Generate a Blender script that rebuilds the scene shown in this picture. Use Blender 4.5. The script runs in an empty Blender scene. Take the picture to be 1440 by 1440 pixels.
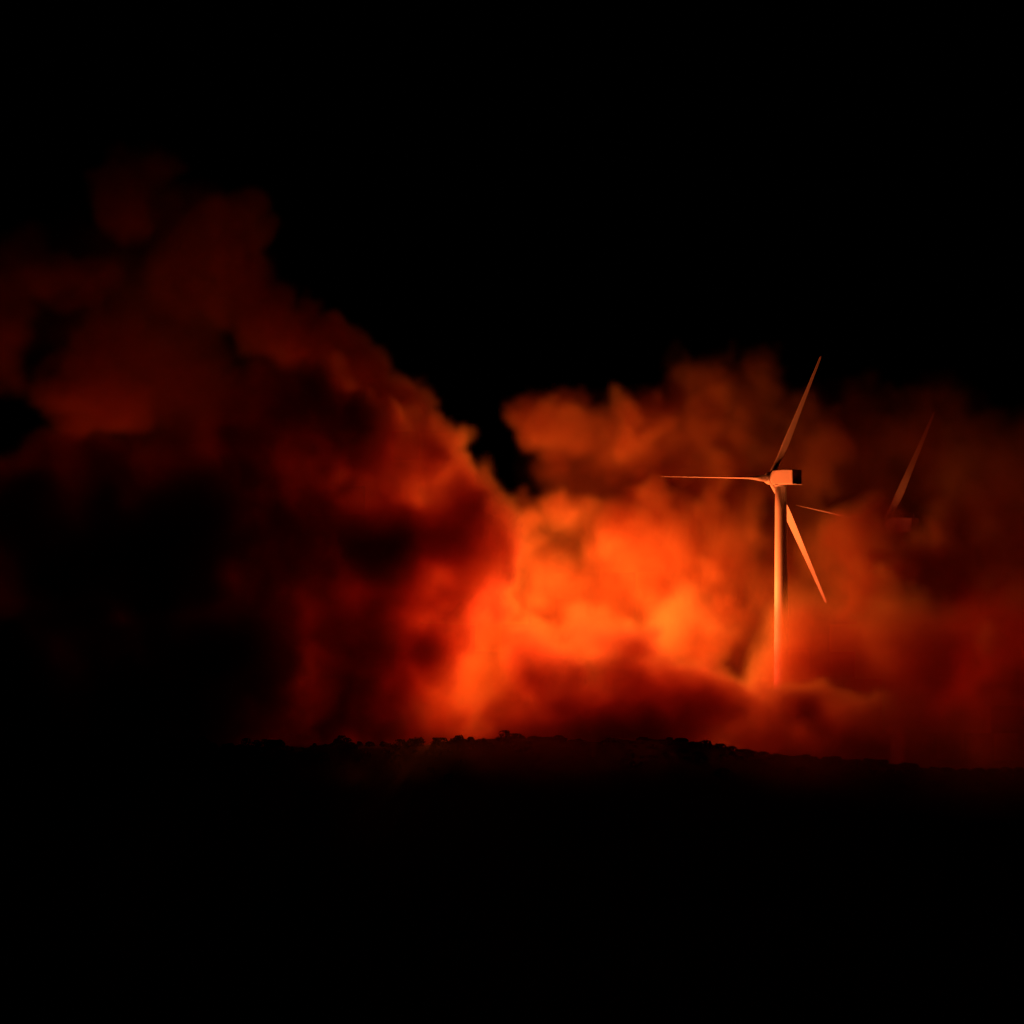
import bpy, bmesh, math, random
import numpy as np
from mathutils import Vector, Matrix

R = math.radians
scene = bpy.context.scene
COL = scene.collection

# ------------------------------------------------------------------ camera, world, exposure
CAM = Vector((0.0, 0.0, 12.0))
AIM = Vector((0.0, 1200.0, 68.5))
cam_d = bpy.data.cameras.new("camera")
cam_d.lens = 150.0
cam_d.sensor_width = 36.0
cam_d.clip_start = 1.0
cam_d.clip_end = 20000.0
cam = bpy.data.objects.new("camera", cam_d)
cam.location = CAM
cam.rotation_euler = (AIM - CAM).to_track_quat('-Z', 'Y').to_euler()
COL.objects.link(cam)
scene.camera = cam

world = bpy.data.worlds.new("World")
scene.world = world
world.use_nodes = True
wn = world.node_tree.nodes
bg = wn["Background"]
sky = wn.new("ShaderNodeTexSky")
sky.sky_type = 'NISHITA'
sky.sun_disc = False
sky.sun_elevation = R(-6.0)
sky.sun_rotation = R(250.0)
world.node_tree.links.new(sky.outputs[0], bg.inputs[0])
bg.inputs[1].default_value = 0.0004         # moonless night

scene.view_settings.view_transform = 'Standard'
scene.view_settings.look = 'None'
scene.view_settings.exposure = 0.0
scene.view_settings.gamma = 1.0
cy = scene.cycles
cy.use_denoising = True
cy.denoiser = 'OPENIMAGEDENOISE'
cy.use_adaptive_sampling = True
cy.adaptive_threshold = 0.02
cy.max_bounces = 6
cy.diffuse_bounces = 1
cy.glossy_bounces = 1
cy.transmission_bounces = 1
cy.transparent_max_bounces = 4
cy.volume_bounces = 5
cy.volume_step_rate = 2.0
cy.volume_max_steps = 256
cy.sample_clamp_indirect = 4.0

FIRE_COL = (1.0, 0.155, 0.030)
DIM_LIGHT_COL = (1.0, 0.06, 0.006)            # redder tint on the weaker lamps, so dimly lit smoke stays red

# fires burning in the scrub behind the ridge, then two added fill lights: x, y, z of the flame centre, power, radius
FIRES_AND_FILLS = [
    (  7.0, 1202.0, 46.0, 1.35e5, 5.0),
    ( 28.0, 1203.0, 42.0, 0.95e5, 5.0),
    ( 47.0, 1193.0, 38.0, 1.3e5, 5.0),
    (-14.0, 1204.0, 24.0, 0.34e5, 4.0),
    (-44.0, 1204.0, 12.0, 0.08e5, 4.0),
    (-110.0, 1224.0, 54.0, 0.27e5, 5.0),  # added lamp behind the near plume, brightens the far-left smoke patches
    (130.0, 1226.0, 24.0, 0.24e5, 5.0),  # added lamp inside the right haze, gives it a dull red glow
]

# ------------------------------------------------------------------ helpers
def tag(o, label=None, cat=None, group=None, kind=None):
    if label: o["label"] = label
    if cat: o["category"] = cat
    if group: o["group"] = group
    if kind: o["kind"] = kind
    return o

def link(name, me, mat=None, parent=None):
    o = bpy.data.objects.new(name, me)
    COL.objects.link(o)
    if mat: me.materials.append(mat)
    if parent: o.parent = parent
    return o

def from_bm(name, bm, mat, parent=None, smooth=True):
    me = bpy.data.meshes.new(name)
    bmesh.ops.recalc_face_normals(bm, faces=bm.faces)
    bm.to_mesh(me); bm.free()
    if smooth:
        for p in me.polygons: p.use_smooth = True
    return link(name, me, mat, parent)

def principled(name, base, rough=0.6, noise=None, scale=1.0):
    m = bpy.data.materials.new(name); m.use_nodes = True
    nt = m.node_tree; b = nt.nodes["Principled BSDF"]
    b.inputs["Base Color"].default_value = (*base, 1); b.inputs["Roughness"].default_value = rough
    if noise:
        tc = nt.nodes.new("ShaderNodeTexCoord"); n = nt.nodes.new("ShaderNodeTexNoise")
        n.inputs["Scale"].default_value = scale; n.inputs["Detail"].default_value = 6
        mx = nt.nodes.new("ShaderNodeMix"); mx.data_type = 'RGBA'
        mx.inputs[6].default_value = (*base, 1); mx.inputs[7].default_value = (*noise, 1)
        nt.links.new(tc.outputs["Object"], n.inputs["Vector"])
        nt.links.new(n.outputs["Fac"], mx.inputs[0]); nt.links.new(mx.outputs[2], b.inputs["Base Color"])
    return m

# ------------------------------------------------------------------ terrain
def ridge_line(x):
    return (4.0 + 0.9*math.sin(x*0.045+0.8) + 0.6*math.sin(x*0.13+2.0) - 1.2*math.exp(-((x+56)/4.0)**2)
            - 0.085*max(0.0, x-40) - 0.01*max(0.0, -60-x))
def ground_z(x, y):
    def sm(a, b, t):
        t = min(1, max(0, (t-a)/(b-a))); return t*t*(3-2*t)
    z = 9.9 - 105.0*sm(2, 560, y)
    t = ridge_line(x) + 95.1
    if y < 1130:
        z += t*max(0.0, 1-(1130-y)*0.57/max(t, 1.0)) if y > 900 else 0.0
    else:
        z += t
    z += 3.0*sm(1150, 1230, y)*math.exp(-((x-10)/70.0)**2) - 30.0*sm(1320, 2600, y)
    z += (0.5*math.sin(x*0.06+y*0.021)+0.35*math.sin(x*0.017-y*0.05))*sm(200, 500, y)*(1-sm(1110, 1130, y))*2.5
    return z

def make_ground():
    xs = list(np.unique(np.concatenate([np.linspace(-4000, -260, 14), np.linspace(-260, 260, 131), np.linspace(260, 4000, 14)])))
    ys = list(np.unique(np.concatenate([np.linspace(-300, 600, 31), np.linspace(600, 1000, 21), np.linspace(1000, 1340, 86), np.linspace(1340, 9000, 30)])))
    vs = [(x, y, ground_z(x, y)) for y in ys for x in xs]
    nx = len(xs)
    fs = [(j*nx+i, j*nx+i+1, (j+1)*nx+i+1, (j+1)*nx+i) for j in range(len(ys)-1) for i in range(nx-1)]
    me = bpy.data.meshes.new("ground"); me.from_pydata(vs, [], fs)
    for p in me.polygons: p.use_smooth = True
    m = principled("dry_ground", (0.008, 0.007, 0.0055), 1.0, (0.005, 0.005, 0.0035), 0.05)
    return tag(link("ground", me, m), "dark scrubby ground rising to a ridge below the smoke", "ground", kind="structure")
make_ground()

# ------------------------------------------------------------------ scrub along the ridge
def make_scrub():
    rng = random.Random(5)
    vs, fs = [], []
    for k in range(520):
        x = rng.uniform(-165, 165); y = rng.gauss(1129, 5)
        r = rng.choice([0.6, 0.8, 1.0, 1.3, 1.8]); h = r*rng.uniform(0.4, 0.9)*(1.0 if x < 0 else 0.5)
        if abs(x+56) < 5: r *= 0.4; h *= 0.4
        if abs(x+30) < 2.0: h *= 1.6
        z0 = ground_z(x, y)
        for q in range(int(130*r)):
            a = rng.uniform(0, 2*math.pi); u = rng.random()**0.6*r; hz = rng.random()
            u *= math.sqrt(max(0.05, 1-(hz-0.35)**2*1.7))
            c = Vector((x+u*math.cos(a), y+u*math.sin(a), z0+hz*h*1.7))
            d1 = Vector((rng.gauss(0, 1), rng.gauss(0, 1), rng.gauss(0, 1))).normalized()*rng.uniform(.16, .36)
            d2 = Vector((rng.gauss(0, 1), rng.gauss(0, 1), rng.gauss(0, 1))).normalized()*rng.uniform(.14, .3)
            b = len(vs); vs += [c-d1, c+d2, c+d1, c-d2]; fs.append((b, b+1, b+2, b+3))
    me = bpy.data.meshes.new("scrub"); me.from_pydata(vs, [], fs)
    m = principled("scrub_leaves", (0.012, 0.012, 0.007), 1.0, (0.02, 0.018, 0.01), 0.4)
    return tag(link("scrub", me, m), "dark scrub vegetation along the ridge line under the smoke", "scrub", kind="stuff")
make_scrub()

# ------------------------------------------------------------------ wind turbines
def ring_loft(bm, rings, cap=True):
    prev = None
    for r in rings:
        cur = [bm.verts.new(p) for p in r]
        if prev:
            n = len(cur)
            for i in range(n):
                bm.faces.new((prev[i], prev[(i+1) % n], cur[(i+1) % n], cur[i]))
        elif cap: bm.faces.new(cur[::-1])
        prev = cur
    if cap: bm.faces.new(prev)

WHITE = principled("turbine_paint", (0.68, 0.67, 0.66), 0.5, (0.54, 0.53, 0.51), 0.35)

def blade_rings(L):
    # root at z = 0, tip at z = L; chord runs along y (the rotor axis: feathered), thickness along x
    prof = [(0.0, 1.75, 1.75, 0), (0.03, 1.75, 1.75, 0), (0.08, 1.7, 1.4, 0.1), (0.14, 2.0, 0.85, .35), (0.2, 2.5, 0.55, .5), (0.26, 2.65, 0.48, .5),
            (0.4, 2.25, 0.36, .42), (0.55, 1.8, 0.27, .35), (0.7, 1.42, 0.2, .28), (0.85, 1.05, 0.13, .2), (0.95, 0.85, 0.10, .14), (0.985, 0.65, 0.07, .08), (1.0, 0.35, 0.04, .04)]
    rings = []
    for t, c, th, off in prof:
        tw = R(3)*(1-t)**2-R(3)
        ring = []; c *= 1.0 if t < 0.1 else 1.22; th *= 1.15
        for k in range(16):
            a = 2*math.pi*k/16
            yy = 0.5*c*math.cos(a); xx = 0.5*th*math.sin(a)*(1.0 if c < 1.76 and t < 0.1 else (0.55+0.45*math.cos(a)) if math.cos(a) < 0 else 1.0)
            yy -= off*0.9
            ring.append((xx*math.cos(tw)-yy*math.sin(tw), xx*math.sin(tw)+yy*math.cos(tw), t*L))
        rings.append(ring)
    return rings

def make_turbine(label, loc, hub_h, yaw, spin, rotor_r, tower_drop, scale=1.0):
    """yaw: heading of the rotor axis, degrees from +y towards -x; the rotor is on the +axis side."""
    root = bpy.data.objects.new("wind_turbine", None); COL.objects.link(root)
    root.location = loc
    tag(root, label, "wind turbine", "wind turbines standing in the smoke")
    # tower
    bm = bmesh.new()
    zs = [-tower_drop] + list(np.linspace(0, hub_h-2.1, 12))
    top = hub_h-2.1
    ring_loft(bm, [[((1.6+0.7*(1-z/top))*math.cos(2*math.pi*k/40), (1.6+0.7*(1-z/top))*math.sin(2*math.pi*k/40), z) for k in range(40)] for z in zs])
    tower = from_bm("tower", bm, WHITE, root)
    for z in (top*0.33, top*0.66, top-0.25):       # flange joints
        bm = bmesh.new(); rr = 1.6+0.7*(1-z/top)+0.05
        ring_loft(bm, [[(q*math.cos(2*math.pi*k/40), q*math.sin(2*math.pi*k/40), z+dz) for k in range(40)] for q, dz in ((rr-.04, -.12), (rr, -.08), (rr, .08), (rr-.04, .12))])
        from_bm("flange", bm, WHITE, tower)
    # head: yawed frame; local +y is the rotor axis
    M = Matrix.Translation((0, 0, hub_h)) @ Matrix.Rotation(R(yaw), 4, 'Z')
    def place(o): o.matrix_local = M @ o.matrix_local; return o
    # nacelle: boxy body tapering to the rotor
    bm = bmesh.new()
    def sec(y, w, zlo, zhi, rr):
        pts = []
        for cx, cz, a0 in ((w-rr, zhi-rr, 0), (-w+rr, zhi-rr, 90), (-w+rr, zlo+rr, 180), (w-rr, zlo+rr, 270)):
            for q in range(5):
                a = R(a0+q*22.5); pts.append((cx+rr*math.cos(a), y, cz+rr*math.sin(a)))
        return pts
    ring_loft(bm, [sec(3.1, 1.2, -1.3, 1.3, .9), sec(2.6, 1.45, -1.6, 1.65, .7), sec(1.6, 1.75, -2.0, 2.1, .35), sec(-3.0, 1.8, -2.1, 2.15, .28), sec(-6.5, 1.8, -2.05, 2.0, .28), sec(-6.85, 1.65, -1.9, 1.85, .25)])
    nac = place(from_bm("nacelle", bm, WHITE, root, smooth=False))
    for p in nac.data.polygons: p.use_smooth = len(p.vertices) == 4 and p.area < 2.0
    bm = bmesh.new()                               # bed plate lip under the tail
    ring_loft(bm, [sec(-6.2, 1.75, -2.25, -2.1, .06), sec(-7.9, 1.6, -2.25, -2.1, .06)])
    place(from_bm("tail_ledge", bm, WHITE, nac, smooth=False)).parent = nac
    nac.children[0].matrix_local = Matrix.Identity(4)
    bm = bmesh.new()                               # wind vane mast
    ring_loft(bm, [[(.06*math.cos(a), -6.2+.06*math.sin(a), z) for a in np.linspace(0, 2*math.pi, 8, endpoint=False)] for z in (2.0, 3.3)])
    v = from_bm("wind_sensor", bm, WHITE, nac)
    # yaw collar
    bm = bmesh.new()
    ring_loft(bm, [[(r*math.cos(2*math.pi*k/32), r*math.sin(2*math.pi*k/32), z) for k in range(32)] for r, z in ((1.65, -2.5), (1.8, -2.35), (1.8, -1.9))])
    place(from_bm("yaw_collar", bm, WHITE, root))
    # hub with spinner
    bm = bmesh.new()
    ring_loft(bm, [[(r*math.cos(2*math.pi*k/32), y, r*math.sin(2*math.pi*k/32)) for k in range(32)] for r, y in ((1.3, 3.15), (1.75, 3.4), (1.9, 4.2), (1.75, 5.1), (1.35, 5.9), (.8, 6.4), (.2, 6.65))])
    place(from_bm("hub", bm, WHITE, root))
    me = None
    for k in range(3):
        if me is None:
            bm = bmesh.new(); ring_loft(bm, blade_rings(rotor_r-1.2))
            b = from_bm("blade", bm, WHITE, root); me = b.data
        else:
            b = bpy.data.objects.new("blade", me); COL.objects.link(b); b.parent = root
        th = spin+120*k                            # clockwise from up as the camera sees it
        b.matrix_local = M @ Matrix.Translation((0, 4.2, 0)) @ Matrix.Rotation(R(th), 4, 'Y') @ Matrix.Translation((0, 0, 1.2))
    root.scale = (scale,)*3
    return root

make_turbine("brightly lit wind turbine in front of the orange smoke, its tower and three blades clear",
             (75.7, 1200.0, 0.2), 78.0, 39.0, 28.7, 40.9, 12.0)
make_turbine("dim wind turbine nearly swallowed by dark red smoke, only one blade standing clear",
             (111.6, 1238.0, -13.6), 80.0, 49.0, 36.0, 42.6, 12.0)

# ------------------------------------------------------------------ smoke
VOX = 0.95
X0, X1 = -162.0, 166.0
Y0, Y1 = 1096.0, 1276.0
Z0, Z1 = -16.0, 184.0
NX, NY, NZ = int((X1-X0)/VOX)+1, int((Y1-Y0)/VOX)+1, int((Z1-Z0)/VOX)+1

rs = np.random.RandomState(11)
def noise3(scale, octaves=4, gain=0.5, seed=0):
    """value noise on the grid, cell size in metres, roughly -1..1"""
    r = np.random.RandomState(seed); out = np.zeros((NX, NY, NZ), np.float32); amp = 1.0; tot = 0
    for o in range(octaves):
        s = scale/(2**o)
        if s < VOX*1.5: break
        acc = r.rand(int(NX*VOX/s)+3, int(NY*VOX/s)+3, int(NZ*VOX/s)+3).astype(np.float32)*2-1
        for ax, n in enumerate((NX, NY, NZ)):
            t = np.arange(n)*VOX/s; i = t.astype(int); f = (t-i).astype(np.float32); f = f*f*(3-2*f)
            sh = [1, 1, 1]; sh[ax] = n; f = f.reshape(sh)
            acc = np.take(acc, i, ax)*(1-f)+np.take(acc, i+1, ax)*f
        out += acc*amp; tot += amp*0.6; amp *= gain
    return out/tot

field = np.zeros((NX, NY, NZ), np.float32)
def splat(x, y, z, rx, ry, rz, dens, soft):
    """a puff: an ellipsoid of smoke with a soft skin; the densest puff wins"""
    m = 1.15
    i0, i1 = max(0, int((x-rx*m-X0)/VOX)), min(NX, int((x+rx*m-X0)/VOX)+2)
    j0, j1 = max(0, int((y-ry*m-Y0)/VOX)), min(NY, int((y+ry*m-Y0)/VOX)+2)
    k0, k1 = max(0, int((z-rz*m-Z0)/VOX)), min(NZ, int((z+rz*m-Z0)/VOX)+2)
    if i1 <= i0 or j1 <= j0 or k1 <= k0: return
    gx = ((X0+np.arange(i0, i1)*VOX-x)/rx)**2; gy = ((Y0+np.arange(j0, j1)*VOX-y)/ry)**2; gz = ((Z0+np.arange(k0, k1)*VOX-z)/rz)**2
    d = np.sqrt(gx[:, None, None]+gy[None, :, None]+gz[None, None, :])
    v = np.clip((1.0-d)/soft, 0, 1); v = (v*v*(3-2*v)*dens).astype(np.float32)
    s = field[i0:i1, j0:j1, k0:k1]; np.maximum(s, v, out=s)

def billow(x, y, z, r, dens, soft=0.35, ry=None, rz=None, kids=14, depth=2):
    """cauliflower head: a puff with smaller puffs over its skin, and smaller ones on those"""
    ry = ry or r; rz = rz or r
    splat(x, y, z, r, ry, rz, dens, soft)
    if depth == 0 or r < 3.0: return
    for _ in range(kids):
        v = rs.normal(size=3); v /= np.linalg.norm(v)
        q = rs.uniform(0.28, 0.48)
        billow(x+v[0]*r*0.82, y+v[1]*ry*0.82, z+v[2]*rz*0.82, r*q, dens*rs.uniform(.8, 1.1), soft, ry*q, rz*q, max(5, kids-5), depth-1)

#  x, y, z, radius, density, softness, ry, rz
PUFFS = [
    # --- left plume, near side: thick and unlit on this side
    (-128, 1162, 20, 42, .36, .5, 22, 40), (-92, 1162, 18, 34, .36, .5, 22, 36), (-124, 1162, 58, 38, .38, .7, 22, 34), (-150, 1164, 44, 34, .34, .7, 20, 42),
    (-88, 1162, 60, 34, .40, .9, 22, 40), (-80, 1164, 88, 26, .16, .95, 20, 26), (-64, 1166, 92, 22, .22, .9, 18, 22),
    (-96, 1166, 108, 26, .10, .9, 20, 28), (-88, 1170, 134, 16, .05, .9, 18, 18), (-52, 1166, 88, 18, .20, .8, 16, 18),
    (-40, 1166, 85, 16, .50, .8, 12, 16), (-28, 1166, 74, 11, .34, .7, 10, 11), (-68, 1160, 40, 18, .16, .6, 16, 30), (-74, 1156, 20, 20, .40, .7, 14, 30), (-60, 1158, 58, 20, .30, .96, 14, 30), (-70, 1156, 52, 16, .24, .9, 14, 26),
    # --- left plume, right shoulder (rim lit)
    (-78, 1224, 142, 13, .12, .5, 12, 20), (-70, 1224, 124, 13, .12, .4, 12, 13), (-57, 1216, 117, 12, .12, .35, 12, 11),
    (-45, 1210, 107, 12, .12, .3, 14, 11), (-34, 1206, 96, 12, .12, .3, 14, 11), (-23, 1204, 90, 10, .12, .3, 12, 10),
    (-16, 1204, 81, 9, .12, .3, 10, 9), (-13, 1204, 71, 8, .12, .35, 9, 9), (-94, 1236, 150, 18, .06, .7, 14, 18), (-50, 1212, 118, 6, .12, .3, 8, 6), (-60, 1214, 124, 7, .12, .3, 8, 7), (-39, 1208, 109, 6, .12, .3, 8, 6), (-27, 1206, 101, 6, .12, .3, 8, 6), (-15, 1205, 91, 5, .12, .3, 7, 5), (-11, 1204, 80, 4, .12, .3, 6, 5),
    # --- left plume, far side: lit patches seen through the gaps
    (-111, 1230, 160, 13, .12, .5, 16, 17), (-105, 1236, 172, 8, .07, .5, 14, 8), (-128, 1236, 138, 18, .07, .5, 18, 9),
    (-122, 1234, 104, 21, .10, .5, 18, 12), (-110, 1246, 130, 54, .04, .97, 12, 46), (-152, 1236, 132, 22, .06, .6, 20, 28),
    # --- the red wall of smoke above the left fire, and the veil before it
    (-36, 1226, 50, 24, .08, .6, 16, 30), (-48, 1228, 24, 20, .08, .6, 16, 28), (-24, 1228, 60, 18, .10, .5, 14, 18), (-26, 1228, 20, 20, .08, .5, 14, 24),
    (-54, 1228, 70, 22, .08, .6, 14, 24), (-38, 1234, 30, 40, .05, .6, 14, 46),
    (-42, 1166, 34, 28, .38, .9, 18, 40), (-34, 1166, 60, 27, .62, .9, 16, 27), (-12, 1168, 54, 16, .40, .9, 12, 27), (-34, 1168, 14, 28, .18, .9, 14, 22),
    (-16, 1158, 60, 17, .55, .9, 12, 26), (-24, 1158, 84, 9, .12, .9, 8, 9),
    (-58, 1166, 66, 22, .26, .8, 16, 28), (-22, 1172, 36, 18, .14, .9, 13, 26),
    (-27, 1204, 60, 14, .14, .7, 14, 17), (-46, 1204, 50, 18, .12, .8, 16, 34),
    (-12, 1200, 48, 8, .30, .6, 8, 12), (-17, 1196, 62, 9, .24, .6, 8, 9),  # includes a dense puff added to shield the left plume from firelight
    (-20, 1168, 4, 18, .18, .7, 12, 13), (-60, 1150, 0, 22, .12, .7, 12, 10),
    # --- middle: billows right above the fires
    (4, 1238, 48, 26, .10, .5, 16, 24), (4, 1217, 49, 9, .10, .7, 8, 9), (2, 1222, 64, 8, .12, .4, 8, 7), (12, 1224, 70, 7, .12, .25, 8, 6), (19, 1227, 69, 8, .12, .25, 8, 7),
    (14, 1234, 59, 11, .10, .6, 10, 11), (30, 1230, 62, 14, .12, .4, 12, 14), (46, 1231, 60, 19, .12, .5, 14, 23), (62, 1229, 56, 18, .12, .6, 14, 28), (76, 1232, 44, 18, .12, .7, 14, 34),
    (60, 1238, 54, 36, .09, .97, 14, 36), (30, 1252, 84, 40, .06, .97, 12, 30), (3, 1230, 70, 6, .12, .3, 7, 6),
    (24, 1238, 42, 24, .10, .5, 14, 22), (50, 1230, 34, 22, .10, .6, 14, 24), (47, 1212, 37, 11, .08, .95, 9, 13), (84, 1244, 60, 20, .07, .7, 14, 24),
    (4, 1180, 50, 14, .02, .9, 10, 14), (46, 1174, 38, 14, .02, .9, 10, 13),
    (-6, 1234, 26, 16, .10, .5, 12, 22), (-2, 1238, 14, 20, .10, .5, 12, 16),
    # --- right plume, upper tier
    (7, 1238, 96, 12, .12, .4, 14, 11), (18, 1238, 94, 15, .10, .4, 14, 12), (16, 1250, 80, 15, .09, .6, 14, 12), (38, 1238, 90, 17, .10, .5, 14, 15), (32, 1246, 78, 17, .09, .6, 14, 14),
    (54, 1238, 98, 16, .08, .7, 14, 17), (68, 1238, 100, 16, .07, .8, 14, 20), (56, 1238, 82, 20, .10, .5, 14, 17), (80, 1238, 86, 20, .06, .7, 16, 24),
    (100, 1256, 84, 24, .05, .7, 14, 28), (126, 1256, 86, 26, .05, .8, 14, 28), (146, 1252, 70, 30, .05, .8, 16, 34), (142, 1204, 74, 28, .05, .9, 14, 28),
    # --- right: broad haze before and behind the turbines
    (114, 1213, 39, 31, .46, .9, 18, 36), (97, 1213, 52, 19, .24, .95, 12, 24), (78, 1176, 24, 18, .28, .97, 10, 29), (138, 1206, 40, 34, .14, .8, 16, 42), (112, 1178, 22, 30, .22, .96, 14, 30), (86, 1174, 15, 30, .34, .97, 12, 34),
    (92, 1170, 12, 36, .20, .96, 14, 25), (140, 1170, 18, 44, .12, .97, 16, 34), (84, 1242, 16, 40, .06, .6, 16, 24),
    # --- near bank along the ridge, dark against the fires
    (24, 1144, 2, 46, .35, .97, 14, 15),
    (34, 1150, 4, 42, .40, .9, 16, 23), (16, 1150, 12, 20, .26, .9, 14, 19), (28, 1150, 16, 20, .22, .9, 14, 18),
    (46, 1150, 8, 26, .34, .9, 14, 18), (4, 1150, 6, 18, .24, .9, 14, 14), (72, 1150, 4, 36, .28, .9, 14, 19),
    (-14, 1160, 0, 18, .14, .7, 12, 9), (8, 1174, 27, 15, .16, .7, 9, 11), (22, 1170, 34, 13, .10, .8, 9, 10),
    (112, 1158, 2, 34, .16, .95, 14, 20), (146, 1158, 0, 38, .09, .95, 14, 20),
    (128, 1120, -10, 60, .035, .97, 26, 32), (76, 1120, -4, 50, .05, .97, 24, 20), (20, 1120, -6, 56, .06, .97, 24, 20), (-30, 1122, -6, 44, .05, .97, 22, 16),
]
for (x, y, z, r, d, s, ry, rz) in PUFFS:
    billow(x, y, z, r*0.9, d, s, ry*0.9, rz*0.9, depth=0 if s >= 0.95 else 2)

# stir the puffs with turbulence
wx, wy, wz = noise3(16, 3, .55, 1)*4.2, noise3(16, 3, .55, 2)*4.2, noise3(16, 3, .55, 3)*4.2
wx += noise3(6, 2, .6, 4)*1.5; wy += noise3(6, 2, .6, 5)*1.5; wz += noise3(6, 2, .6, 6)*1.5
I, J, K = np.meshgrid(np.arange(NX), np.arange(NY), np.arange(NZ), indexing='ij', sparse=True)
ii = np.clip(np.rint(I+wx/VOX), 0, NX-1).astype(np.int32); jj = np.clip(np.rint(J+wy/VOX), 0, NY-1).astype(np.int32); kk = np.clip(np.rint(K+wz/VOX), 0, NZ-1).astype(np.int32)
field = field[ii, jj, kk]
del wx, wy, wz, ii, jj, kk
n = noise3(22, 5, .6, 7)
calm = np.clip((X0+np.arange(NX)*VOX-60)/35, 0, 1).astype(np.float32)[:, None, None]      # the haze round the turbines is even
field *= np.clip(0.97+(0.95-0.55*calm)*n, 0.15, 2.0)
# fade to nothing at the faces of the box
def edge(n, m):
    t = np.arange(n); return np.clip(np.minimum(t, n-1-t)/m, 0, 1).astype(np.float32)
field *= edge(NY, 4)[None, :, None]
field *= np.clip((NZ-1-np.arange(NZ))/6, 0, 1).astype(np.float32)[None, None, :]
field[:, :, 0] = 0; field[0] = 0; field[-1] = 0
field[:, :, -2:] = 0
# one pass of blur
for ax in range(3):
    field = 0.25*np.roll(field, 1, ax)+0.5*field+0.25*np.roll(field, -1, ax)
field[field < 0.0008] = 0

def smoke_material():
    m = bpy.data.materials.new("smoke"); m.use_nodes = True
    nt = m.node_tree; nt.nodes.clear()
    out = nt.nodes.new("ShaderNodeOutputMaterial")
    at = nt.nodes.new("ShaderNodeAttribute"); at.attribute_name = "density"
    sc = nt.nodes.new("ShaderNodeVolumeScatter"); ab = nt.nodes.new("ShaderNodeVolumeAbsorption"); ad = nt.nodes.new("ShaderNodeAddShader")
    sc.inputs["Color"].default_value = (0.9, 0.82, 0.3, 1); sc.inputs["Anisotropy"].default_value = 0.2
    ab.inputs["Color"].default_value = (0.75, 0.2, 0.05, 1)
    nt.links.new(at.outputs["Fac"], sc.inputs["Density"]); nt.links.new(at.outputs["Fac"], ab.inputs["Density"])
    nt.links.new(sc.outputs[0], ad.inputs[0]); nt.links.new(ab.outputs[0], ad.inputs[1]); nt.links.new(ad.outputs[0], out.inputs["Volume"])
    return m

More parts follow.
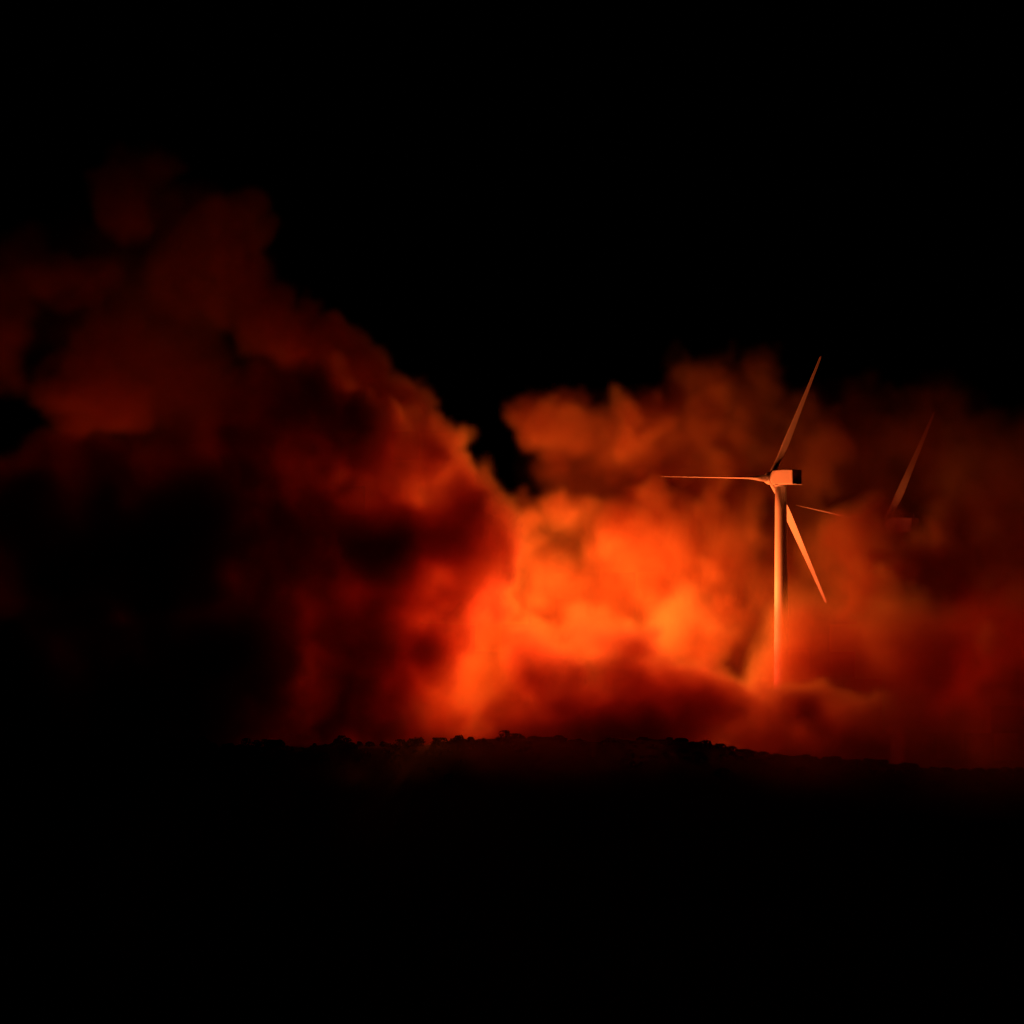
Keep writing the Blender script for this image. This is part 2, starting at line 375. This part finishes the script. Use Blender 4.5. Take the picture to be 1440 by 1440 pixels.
def make_smoke():
    me = bpy.data.meshes.new("smoke")
    flat = np.ascontiguousarray(field.transpose(2, 1, 0)).ravel()     # x runs fastest
    me.vertices.add(flat.size)
    a = me.attributes.new("smoke_density", 'FLOAT', 'POINT'); a.data.foreach_set("value", flat)
    mat = smoke_material()
    o = link("smoke", me, mat)
    ng = bpy.data.node_groups.new("smoke_grid", 'GeometryNodeTree')
    ng.interface.new_socket("Geometry", in_out='INPUT', socket_type='NodeSocketGeometry')
    ng.interface.new_socket("Geometry", in_out='OUTPUT', socket_type='NodeSocketGeometry')
    N, L = ng.nodes, ng.links
    gi, go = N.new("NodeGroupInput"), N.new("NodeGroupOutput")
    pos, sep = N.new("GeometryNodeInputPosition"), N.new("ShaderNodeSeparateXYZ")
    L.new(pos.outputs[0], sep.inputs[0])
    def cell(sock, lo):
        s = N.new("ShaderNodeMath"); s.operation = 'SUBTRACT'; L.new(sock, s.inputs[0]); s.inputs[1].default_value = lo
        d = N.new("ShaderNodeMath"); d.operation = 'DIVIDE'; L.new(s.outputs[0], d.inputs[0]); d.inputs[1].default_value = VOX
        r = N.new("ShaderNodeMath"); r.operation = 'ROUND'; L.new(d.outputs[0], r.inputs[0]); return r.outputs[0]
    def mad(a, k, b):
        s = N.new("ShaderNodeMath"); s.operation = 'MULTIPLY_ADD'; L.new(a, s.inputs[0]); s.inputs[1].default_value = k; L.new(b, s.inputs[2]); return s.outputs[0]
    cx, cyy, cz = cell(sep.outputs[0], X0), cell(sep.outputs[1], Y0), cell(sep.outputs[2], Z0)
    idx = mad(mad(cz, NY, cyy), NX, cx)
    f2i = N.new("FunctionNodeFloatToInt"); f2i.rounding_mode = 'ROUND'; L.new(idx, f2i.inputs[0])
    na = N.new("GeometryNodeInputNamedAttribute"); na.data_type = 'FLOAT'; na.inputs[0].default_value = "smoke_density"
    si = N.new("GeometryNodeSampleIndex"); si.data_type = 'FLOAT'; si.domain = 'POINT'; si.clamp = True
    L.new(gi.outputs[0], si.inputs["Geometry"]); L.new(na.outputs[0], si.inputs["Value"]); L.new(f2i.outputs[0], si.inputs["Index"])
    vc = N.new("GeometryNodeVolumeCube")
    L.new(si.outputs[0], vc.inputs["Density"])
    vc.inputs["Min"].default_value = (X0, Y0, Z0)
    vc.inputs["Max"].default_value = (X0+(NX-1)*VOX, Y0+(NY-1)*VOX, Z0+(NZ-1)*VOX)
    vc.inputs["Resolution X"].default_value = NX; vc.inputs["Resolution Y"].default_value = NY; vc.inputs["Resolution Z"].default_value = NZ
    sm = N.new("GeometryNodeSetMaterial"); sm.inputs["Material"].default_value = mat
    L.new(vc.outputs[0], sm.inputs[0]); L.new(sm.outputs[0], go.inputs[0])
    md = o.modifiers.new("smoke_grid", 'NODES'); md.node_group = ng
    return tag(o, "billowing wildfire smoke glowing orange and dark red against the black sky", "smoke", kind="stuff")
make_smoke()

# ------------------------------------------------------------------ the fires' own light, and the two added fill lights
for i, (x, y, z, p, rad) in enumerate(FIRES_AND_FILLS):
    l = bpy.data.lights.new("fire_or_fill_light", 'POINT'); l.energy = p; l.color = FIRE_COL if p > 5e4 else DIM_LIGHT_COL; l.shadow_soft_size = rad
    o = bpy.data.objects.new("fire_or_fill_light", l); COL.objects.link(o); o.location = (x, y, z)
